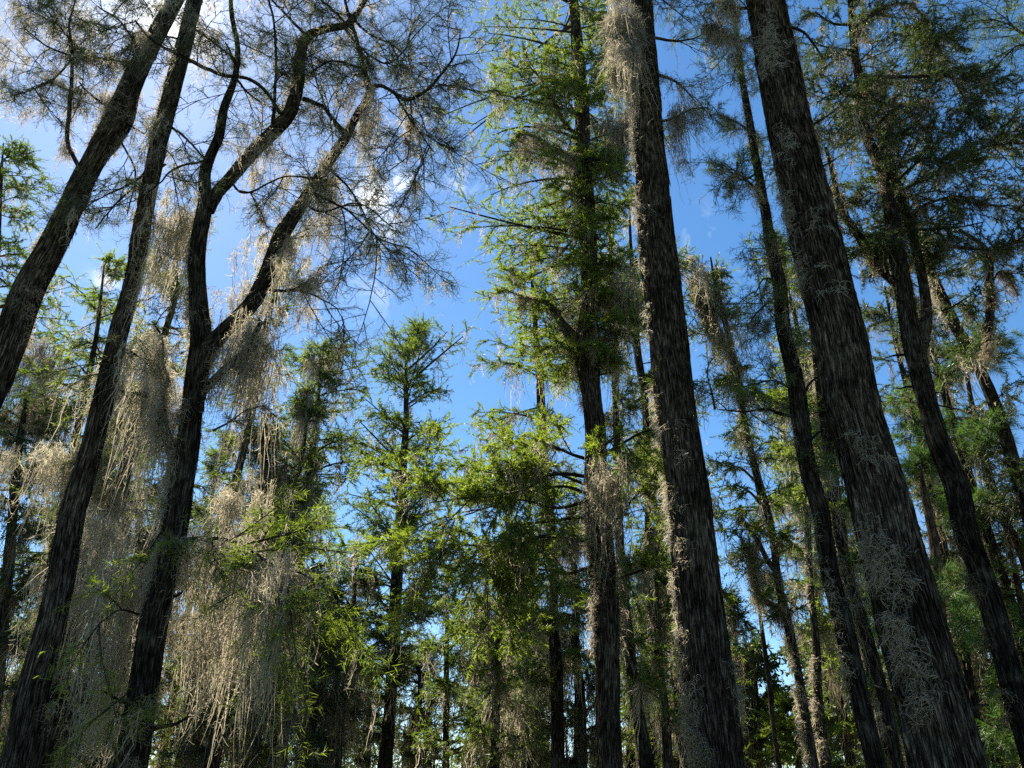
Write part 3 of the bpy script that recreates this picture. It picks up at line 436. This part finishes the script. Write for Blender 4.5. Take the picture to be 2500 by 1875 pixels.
tree('forked_cypress','far-right cypress forking high into mossy stems, tufts of pine behind it',12.5,
 [(2505,1800,62),(2488,1739,62),(2450,1587,65),(2408,1435,65),(2355,1283,65),(2336,1190,66),(2298,1095,62),(2268,1000,54),(2247,915,52),(2231,850,54),(2219,785,50),(2206,710,46),(2190,620,42),(2173,494,36),(2154,418,31),(2125,355,28),(2108,300,26),(2100,209,23),(2085,114,18),(2078,30,14),(2070,-90,8)],
 limbs=[[(2236,830,40),(2225,770,36),(2199,700,34),(2160,660,30),(2127,620,27),(2097,570,22),(2059,513,18),(2040,440,12),(2020,360,8),dict(dz=.3,f=.8,m=24,ml=(.3,.9))],
        [(2240,880,40),(2256,820,36),(2264,765,30),(2258,700,26),(2240,600,24),(2222,532,22),(2192,437,18),(2180,340,13),(2190,240,8),dict(dz=.5,f=1.,m=20,ml=(.3,.9))],
        [(2100,190,12),(2180,187,10),(2240,186,9),(2305,182,8),(2350,230,6),(2380,290,4),dict(dz=-.6,f=1.3,m=12,ml=(.3,.9))],[(2215,530,10),(2280,490,8),(2340,478,7),(2420,500,5),(2490,500,3),dict(dz=-.8,f=1.6,m=14,ml=(.2,.6))],
        [(2200,470,8),(2260,430,7),(2330,400,6),(2400,360,5),(2480,350,3),dict(dz=-.6,f=1.6)],[(2180,450,8),(2250,390,6),(2330,390,4),dict(dz=-1.,f=1.6)],[(2120,330,8),(2200,260,7),(2270,250,5),dict(dz=-.6,f=1.5,m=10,ml=(.3,.8))],
        [(2085,100,9),(2150,20,7),(2220,10,6),(2260,50,6),(2285,100,5),(2310,150,3),dict(f=1.2,m=24,ml=(.3,1.1))],[(2078,60,8),(2040,60,6),(1990,30,4),dict(f=1.4)],[(2080,120,8),(2020,160,6),(1980,200,4),dict(f=1.,m=6)],[(2105,240,8),(2040,230,6),(1995,250,4),dict(f=1.3)],
        [(2290,600,12),(2360,607,10),(2430,610,7),(2500,580,5),dict(dz=-.5,f=1.6,m=14,ml=(.2,.8))],[(2230,560,8),(2300,560,6),(2400,540,4),dict(dz=-1.,f=1.6)],[(2370,350,5),(2430,340,4),(2500,330,3),dict(f=1.6)],
        [(2180,560,8),(2120,600,6),(2080,620,4),dict(f=1.,m=4)],[(2340,560,9),(2400,600,14),(2416,696,22),(2412,780,20),(2402,858,9),dict(f=.3,m=26,ml=(.2,.7))],[(2300,760,6),(2340,740,5),(2370,720,3),dict(f=.4)],[(2418,700,6),(2450,660,5),(2490,720,3),dict(f=.5,m=10,ml=(.3,1.))]],
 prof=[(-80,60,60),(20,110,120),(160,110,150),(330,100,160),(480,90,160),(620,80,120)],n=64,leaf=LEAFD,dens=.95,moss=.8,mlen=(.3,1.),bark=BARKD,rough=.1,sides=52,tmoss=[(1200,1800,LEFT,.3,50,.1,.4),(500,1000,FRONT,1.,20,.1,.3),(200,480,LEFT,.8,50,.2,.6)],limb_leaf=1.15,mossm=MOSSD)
tree('cypress_tree','steeply leaning mossy stem behind the far-right fork, running down into pine foliage',16,
 [(2610,1600,48),(2540,1350,44),(2480,1150,40),(2440,1020,38),(2400,920,36),(2370,860,37),(2336,802,36),(2302,734,36),(2256,631,32),(2222,532,28),(2170,400,20),(2130,280,12),(2100,160,5)],
 prof=[(160,40,60),(300,90,120),(500,90,130),(700,60,110),(1000,70,110),(1300,90,80)],n=50,leaf=LEAFD,dens=1.,moss=.7,mlen=(.4,1.3),bark=BARKD,tmoss=[(560,900,LEFT,.7,60,.1,.4)])
tree('pine_tree','pine with long shining needle tufts at the right, below the hanging mossy limb',17,
 [(2540,1500,36),(2489,1335,30),(2452,1272,28),(2425,1200,26),(2400,1110,22),(2375,1000,16),(2362,920,10),(2358,860,5)],prof=[(850,50,60),(950,130,120),(1100,150,140),(1300,140,120),(1450,120,100)],n=26,kind='pine',leaf=PINEL,bark=PINEB,dens=1.,up=.5,cat='pine tree')
tree('pine_tree','low pine half hidden behind the massive trunk, a palm-like needle tuft beside it',14,
 [(2340,1875,30),(2310,1600,28),(2290,1435,27),(2277,1308,26),(2258,1210,20),(2248,1150,8)],prof=[(1110,40,40),(1200,70,60),(1400,110,90),(1700,120,120)],n=14,kind='pine',leaf=PINEL,bark=PINEB,up=.6,cat='pine tree')
tree('pine_tree','dark pine sprays filling the lower right corner behind the far-right trunk',18,
 [(2560,1875,30),(2520,1600,26),(2480,1400,18),(2450,1250,8)],prof=[(1240,60,60),(1400,130,100),(1600,150,120),(1850,150,120)],n=22,kind='pine',leaf=PINEL,bark=PINEB,up=.4,cat='pine tree')
tree('cypress_tree','shaded cypress in the gap between the massive trunk and the far-right fork',22,
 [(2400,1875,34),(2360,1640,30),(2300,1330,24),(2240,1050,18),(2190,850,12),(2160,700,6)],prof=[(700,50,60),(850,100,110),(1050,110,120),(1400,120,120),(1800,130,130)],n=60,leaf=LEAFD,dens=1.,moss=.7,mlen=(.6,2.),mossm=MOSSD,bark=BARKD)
tree('cypress_tree','overhanging cypress with only its leafy spray showing in the top right corner',12,
 [(3150,1500,60),(3020,900,50),(2850,300,34),(2760,-100,20),(2700,-300,8)],limbs=[[(2850,300,12),(2700,200,9),(2560,120,7),(2490,85,5),(2450,60,4),(2410,50,3),dict(f=1.1)],[(2560,120,6),(2490,110,5),(2450,140,3),dict(f=1.3)],[(2520,100,5),(2470,60,4),(2455,20,3),dict(f=1.3)]],leaf=LEAF,dens=.8)
# ---- leafy trees at lower right
tree('oak_tree','dark round-crowned broadleaf tree at lower right behind thin stems',34,
 [(1850,1875,30),(1846,1760,24),(1842,1660,14),(1838,1600,6)],prof=[(1575,30,30),(1640,62,66),(1740,70,80),(1860,70,80)],n=44,kind='oak',leaf=OAKL,bark=BARKD,up=.5,dens=1.2,cat='oak tree',moss=.25,mlen=(.8,2.),mns=8)
tree('oak_tree','second broadleaf tree at lower right, its crown between two thin trunks',38,
 [(2020,1875,28),(2018,1760,22),(2020,1680,12),(2022,1620,6)],prof=[(1590,20,20),(1660,60,60),(1760,90,80),(1860,90,90)],n=44,kind='oak',leaf=OAKL,bark=BARKD,up=.5,dens=1.1,cat='oak tree')
tree('cypress_tree','short bright lime-green cypress at lower right among the dark broadleaf trees',24,
 [(1952,1875,14),(1948,1800,10),(1945,1720,6),(1942,1690,3)],prof=[(1680,18,18),(1720,50,50),(1790,64,60),(1860,60,60)],n=34,leaf=LEAFB,up=.3,dens=1.2)
tree('pine_tree','flat-topped distant pine above the broadleaf crowns at lower right',44,
 [(1990,1875,10),(1985,1760,9),(1980,1640,7),(1975,1560,4)],prof=[(1548,50,55),(1580,70,70),(1640,30,30)],n=14,kind='oak',leaf=LEAFD,bark=PINEB,up=.05,droop=0,dens=1.5,cat='pine tree')
# ---- the wood behind: label, D, foot x, top row, half width, leaf, moss, lean
far=[
 ('cypress_tree','dim cypress deep behind the two leaning left trunks, foot hidden in moss',27,30,900,90,LEAF,.9),
 ('cypress_tree','grey-mossed cypress behind the slender trunk at lower left',24,150,1010,90,LEAFD,1.1),
 ('cypress_tree','bluish distant cypress low at the left edge behind hanging moss',36,-20,1050,90,LEAF,.7),
 ('cypress_tree','crowded mossy cypress just left of the forked tree, low in the frame',22,255,1000,80,LEAFD,1.2),
 ('cypress_tree','distant cypress showing between the forked trunk and its moss curtain',34,385,1060,80,LEAF,.8),
 ('cypress_tree','green cypress top behind the limb fork of the dark forked tree',23,440,560,85,LEAF,.8),
 ('cypress_tree','dark green cypress behind the pale moss curtain, right of the forked trunk',21,520,1010,95,LEAFD,1.1),
 ('cypress_tree','mossy cypress with level sunlit boughs right of the moss curtain',23,610,930,80,LEAF,1.),
 ('cypress_tree','thickly moss-draped dark cypress left of the half-bare Y-shaped tree',20,752,1440,70,LEAFD,1.5),
 ('cypress_tree','broad green cypress behind the round-topped one, its boughs touching the pointed tree',31,640,1120,110,LEAF,.6),
 ('cypress_tree','low hazy cypress between the Y-shaped tree and the pointed one',42,890,1640,60,LEAFD,.5),
 ('cypress_tree','low blue-green cypress at the foot of the pointed tree, right side',38,1010,1560,62,LEAFD,.7),
 ('cypress_tree','airy cypress between the small spire and the twin-stemmed tree',40,1150,1480,70,LEAF,.8),
 ('cypress_tree','moss-laden cypress left of the dark two-ridged trunk',30,1285,1330,75,LEAF,1.3),
 ('cypress_tree','dense mossy cypress between the two-ridged trunk and the central one',24,1420,1240,80,LEAFD,1.4),
 ('cypress_tree','far cypress under the bright green low boughs of the central tree',44,1230,1560,80,LEAF,.7),
 ('cypress_tree','distant cypress seen low between the central trunk and the paired stems',36,1545,1500,70,LEAF,.9),
 ('cypress_tree','grey-green cypress behind the straight big trunk, on its left side',26,1670,1000,70,LEAF,1.),
 ('cypress_tree','small-tufted cypress peeping past the right edge of the straight big trunk',30,1760,900,60,LEAF,.5),
 ('cypress_tree','sparse cypress with drooping moss low in the right-hand sky gap',33,1830,1440,50,LEAFSIL,.8),
 ('cypress_tree','cypress thicket behind the slender mossy trunk and the massive trunk',26,2150,900,100,LEAFB,1.1),
 ('cypress_tree','pale mossy cypress between the thin pale-edged trunk and the slender mossy one',30,2080,1000,70,LEAF,1.2),
 ('cypress_tree','shadowy cypress behind the far-right fork, low against blue gaps',28,2480,1180,110,LEAFD,.9),
 ('cypress_tree','distant dark cypress right of the massive trunk near the bottom',40,2360,1500,90,LEAFD,.6),
 ('cypress_tree','green cypress far behind at the right edge above the pines',24,2560,760,90,LEAF,.5),
 ('cypress_tree','feathery cypress behind the massive trunk, top beside the far-right fork',21,2180,560,80,LEAF,.9),
 ('cypress_tree','mossy cypress filling the gap under the leftmost trunk, low at left',20,90,1240,80,LEAFD,1.3),
 ('cypress_tree','dusky cypress low behind the second leaning trunk, near the bottom edge',30,215,1330,80,LEAFD,1.1),
 ('cypress_tree','low mossy cypress between the moss curtain and the thick dark cypress',28,590,1340,85,LEAFD,1.3),
 ('cypress_tree','small dark cypress just right of the forked trunk at the bottom',32,470,1380,80,LEAF,1.),
 ('cypress_tree','thin mossy cypress low between the Y-shaped tree and the round-topped one',33,800,1480,60,LEAFD,1.2),
 ('cypress_tree','low bushy cypress immediately left of the dark two-ridged trunk',38,1320,1560,75,LEAF,.9),
 ('cypress_tree','mossy cypress low between the small spire and the dark two-ridged trunk',33,1265,1420,70,LEAFD,1.2),
 ('cypress_tree','bright cypress low behind the paired thin stems',30,1600,1380,70,LEAF,.9),
 ('cypress_tree','dim cypress seen low between the slender mossy trunk and the massive one',34,2240,1300,90,LEAFD,1.),
 ('cypress_tree','leafy cypress low right of the massive trunk under the pines',26,2440,1380,100,LEAFD,.8),
 ('cypress_tree','tall cypress at the right edge filling the sky beside the hanging mossy limb',19,2600,520,110,LEAFD,.6),
]
for i,(nm,lb,D,xb,yt,hw,lf,ms) in enumerate(far):
    r=RNG(lb+'x'); q=[]; w0=30*26/D
    for k in range(7):
        y=1875-(1875-yt)*k/6; x=1250+(xb-1250)*(y+2312)/(1875+2312)+r.normal()*4
        q.append((x,y,w0*(1-k/6)**.8+2.5))
    H=1875-yt
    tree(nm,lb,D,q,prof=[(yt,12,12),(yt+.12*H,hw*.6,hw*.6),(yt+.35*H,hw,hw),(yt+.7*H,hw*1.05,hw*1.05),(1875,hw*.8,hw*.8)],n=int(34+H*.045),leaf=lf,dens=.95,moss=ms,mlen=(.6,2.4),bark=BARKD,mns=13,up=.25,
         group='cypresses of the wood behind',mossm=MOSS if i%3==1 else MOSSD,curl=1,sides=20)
# ------------------------------------------------------------------ ground
rg=RNG('ground'); n=90; xs=np.sign(np.linspace(-1,1,n))*np.abs(np.linspace(-1,1,n))**2.6*1500; X,Y=np.meshgrid(xs,xs+20); Z=.12*np.sin(X*.31)*np.cos(Y*.27)-.05; Z[np.hypot(X,Y)>160]=-.05
g=MB(); i=np.arange(n-1); b=(i[:,None]*n+i[None]); g.add(np.stack([X,Y,Z],-1),np.stack([b,b+1,b+n+1,b+n],-1).reshape(-1,4))
m,t,N,Lk=nt('leaf_litter'); ge=N('ShaderNodeNewGeometry'); a=N('ShaderNodeTexNoise'); a.inputs['Scale'].default_value=6; a.inputs['Detail'].default_value=8; Lk(ge.outputs['Position'],a.inputs['Vector'])
c=mix_rgb(N,Lk,a.outputs[0],(.05,.035,.02),(.13,.10,.06)); a2=N('ShaderNodeTexNoise'); a2.inputs['Scale'].default_value=.4; Lk(ge.outputs['Position'],a2.inputs['Vector']); c=mix_rgb(N,Lk,a2.outputs[0],c,(.05,.08,.02))
d=N('ShaderNodeBsdfDiffuse'); Lk(c,d.inputs[0]); o=N('ShaderNodeOutputMaterial'); Lk(d.outputs[0],o.inputs[0])
go=g.build('ground',[m]); go['kind']='structure'
# ------------------------------------------------------------------ far-off wood that reads as one mass
rw=RNG('woods'); nb=2600; a=rw.uniform(.1,math.pi-.1,nb); d=rw.uniform(95,150,nb); h=5+9*rw.random(nb)**.6+3*np.sin(a*37)+2*np.sin(a*91); c=np.stack([np.cos(a)*d,np.sin(a)*d,h*rw.random(nb)**.45],-1)
k=30; cc=c[:,None]+rw.normal(size=(nb,k,3))*np.array([1.6,1.6,1.1]); cc=cc.reshape(-1,3); cc=cc[cc[:,2]>.1]; dr=nrm(rw.normal(size=cc.shape)); wm=MB(); ribbon(wm,np.stack([cc,cc+dr*.75],1),np.full(len(cc),.30),[1,0],rw)
ks=260; a=rw.uniform(.1,math.pi-.1,ks); d=rw.uniform(95,150,ks); st=np.stack([np.cos(a)*d,np.sin(a)*d,0*a],-1)[:,None]+np.array([0,0,1.])*np.linspace(-.2,13,5)[:,None]; tubes(wm,st,np.broadcast_to(np.linspace(.3,.1,5),(ks,5)),5,1)
wo_=wm.build('distant_woods',[LEAFD,TWIG],smooth=False); wo_['kind']='stuff'; wo_['label']='hazy far-off line of woods behind the lowest trunks'; wo_['category']='woods'
# ------------------------------------------------------------------ light, sky, camera
SUNPX=(365,-70)
sd=ray(*SUNPX); sd=sd/np.linalg.norm(sd); el=math.asin(sd[2]); azs=math.atan2(sd[0],sd[1])
sl=bpy.data.lights.new('sun','SUN'); sl.energy=SUNE=5.0; sl.angle=math.radians(.5); sl.color=(1,.92,.79); so=bpy.data.objects.new('sun',sl); bpy.context.scene.collection.objects.link(so)
from mathutils import Vector
so.rotation_euler=Vector((-sd[0],-sd[1],-sd[2])).to_track_quat('-Z','Y').to_euler()
w=bpy.data.worlds.new('World'); bpy.context.scene.world=w; w.use_nodes=True; t=w.node_tree; t.nodes.clear(); N=t.nodes.new; Lk=t.links.new
sk=N('ShaderNodeTexSky'); sk.sky_type='NISHITA'; sk.sun_disc=False; sk.sun_elevation=el; sk.sun_rotation=azs; sk.ozone_density=2.2; sk.air_density=1.0; sk.dust_density=.2
tc=N('ShaderNodeTexCoord')
hs=N('ShaderNodeHueSaturation'); hs.inputs['Saturation'].default_value=1.24; hs.inputs['Hue'].default_value=.4975; hs.inputs['Value'].default_value=1.0; Lk(sk.outputs[0],hs.inputs['Color'])
def noise(s,d,dist,off):
    mp=N('ShaderNodeMapping'); mp.inputs['Location'].default_value=off; Lk(tc.outputs['Generated'],mp.inputs['Vector']); x=N('ShaderNodeTexNoise'); x.inputs['Scale'].default_value=s; x.inputs['Detail'].default_value=d; x.inputs['Distortion'].default_value=dist; x.inputs['Roughness'].default_value=.6; Lk(mp.outputs[0],x.inputs['Vector']); return x.outputs[0]
nz=noise(11,8,.5,(0,0,0)); nw=noise(26,6,.8,(3,1,2))
def M(op,a,b):
    x=N('ShaderNodeMath'); x.operation=op
    for k,v in enumerate((a,b)):
        if hasattr(v,'is_output'): Lk(v,x.inputs[k])
        else: x.inputs[k].default_value=v
    return x.outputs[0]
tot=None
for (x,y,rad,amp,wisp) in [(905,478,48,1.1,0),(985,455,50,.8,1),(1130,425,42,.5,1),(1115,330,35,.4,1),(930,540,60,.5,0),(1190,485,60,.2,1),(255,700,30,.9,0),(900,655,60,.5,0),(410,20,110,1.3,0),(180,70,80,.7,0),(1700,640,110,.25,1),(930,720,110,.3,0),(790,445,60,.35,0),(60,420,90,.3,0)]:
    v=ray(x,y); v=v/np.linalg.norm(v); k=1/(1-math.cos(rad/F))
    dp=N('ShaderNodeVectorMath'); dp.operation='DOT_PRODUCT'; Lk(tc.outputs['Generated'],dp.inputs[0]); dp.inputs[1].default_value=tuple(v)
    e=M('POWER',2.718,M('MULTIPLY',M('SUBTRACT',dp.outputs['Value'],1.),k)); e=M('MULTIPLY',e,amp)
    src=nw if wisp else nz
    lo=.44
    c=M('MULTIPLY',M('MAXIMUM',M('SUBTRACT',M('ADD',src,M('MULTIPLY',e,.18)),.565),0.),4.5)
    c=M('MULTIPLY',M('MINIMUM',c,1.),M('MINIMUM',e,1.)); tot=c if tot is None else M('MAXIMUM',tot,c)
mx=N('ShaderNodeMix'); mx.data_type='RGBA'; Lk(tot,mx.inputs[0]); Lk(hs.outputs[0],mx.inputs[6]); mx.inputs[7].default_value=(11,11.3,12,1)
bg=N('ShaderNodeBackground'); bg.inputs[1].default_value=.052; Lk(mx.outputs[2],bg.inputs[0]); wo=N('ShaderNodeOutputWorld'); Lk(bg.outputs[0],wo.inputs[0])
cd=bpy.data.cameras.new('camera'); cd.sensor_fit='HORIZONTAL'; cd.sensor_width=36; cd.lens=36*F/2500; cd.clip_end=5000; cd.clip_start=.05
co=bpy.data.objects.new('camera',cd); bpy.context.scene.collection.objects.link(co); co.location=CAM; co.rotation_euler=(math.pi/2+TH,0,0)
sc=bpy.context.scene; sc.camera=co
sc.view_settings.view_transform='Standard'; sc.view_settings.look='None'; sc.view_settings.gamma=1; sc.view_settings.exposure=1.93
sc.render.engine='CYCLES'; sc.cycles.max_bounces=5; sc.cycles.diffuse_bounces=3; sc.cycles.glossy_bounces=1; sc.cycles.transmission_bounces=3; sc.cycles.transparent_max_bounces=4
sc.cycles.use_denoising=False; sc.cycles.denoising_input_passes='RGB_ALBEDO_NORMAL'; sc.cycles.denoising_prefilter='ACCURATE'
import sys
print('TRIS',sum(len(o.data.polygons) for o in sc.objects if o.type=='MESH'),'TREES',NT[0])
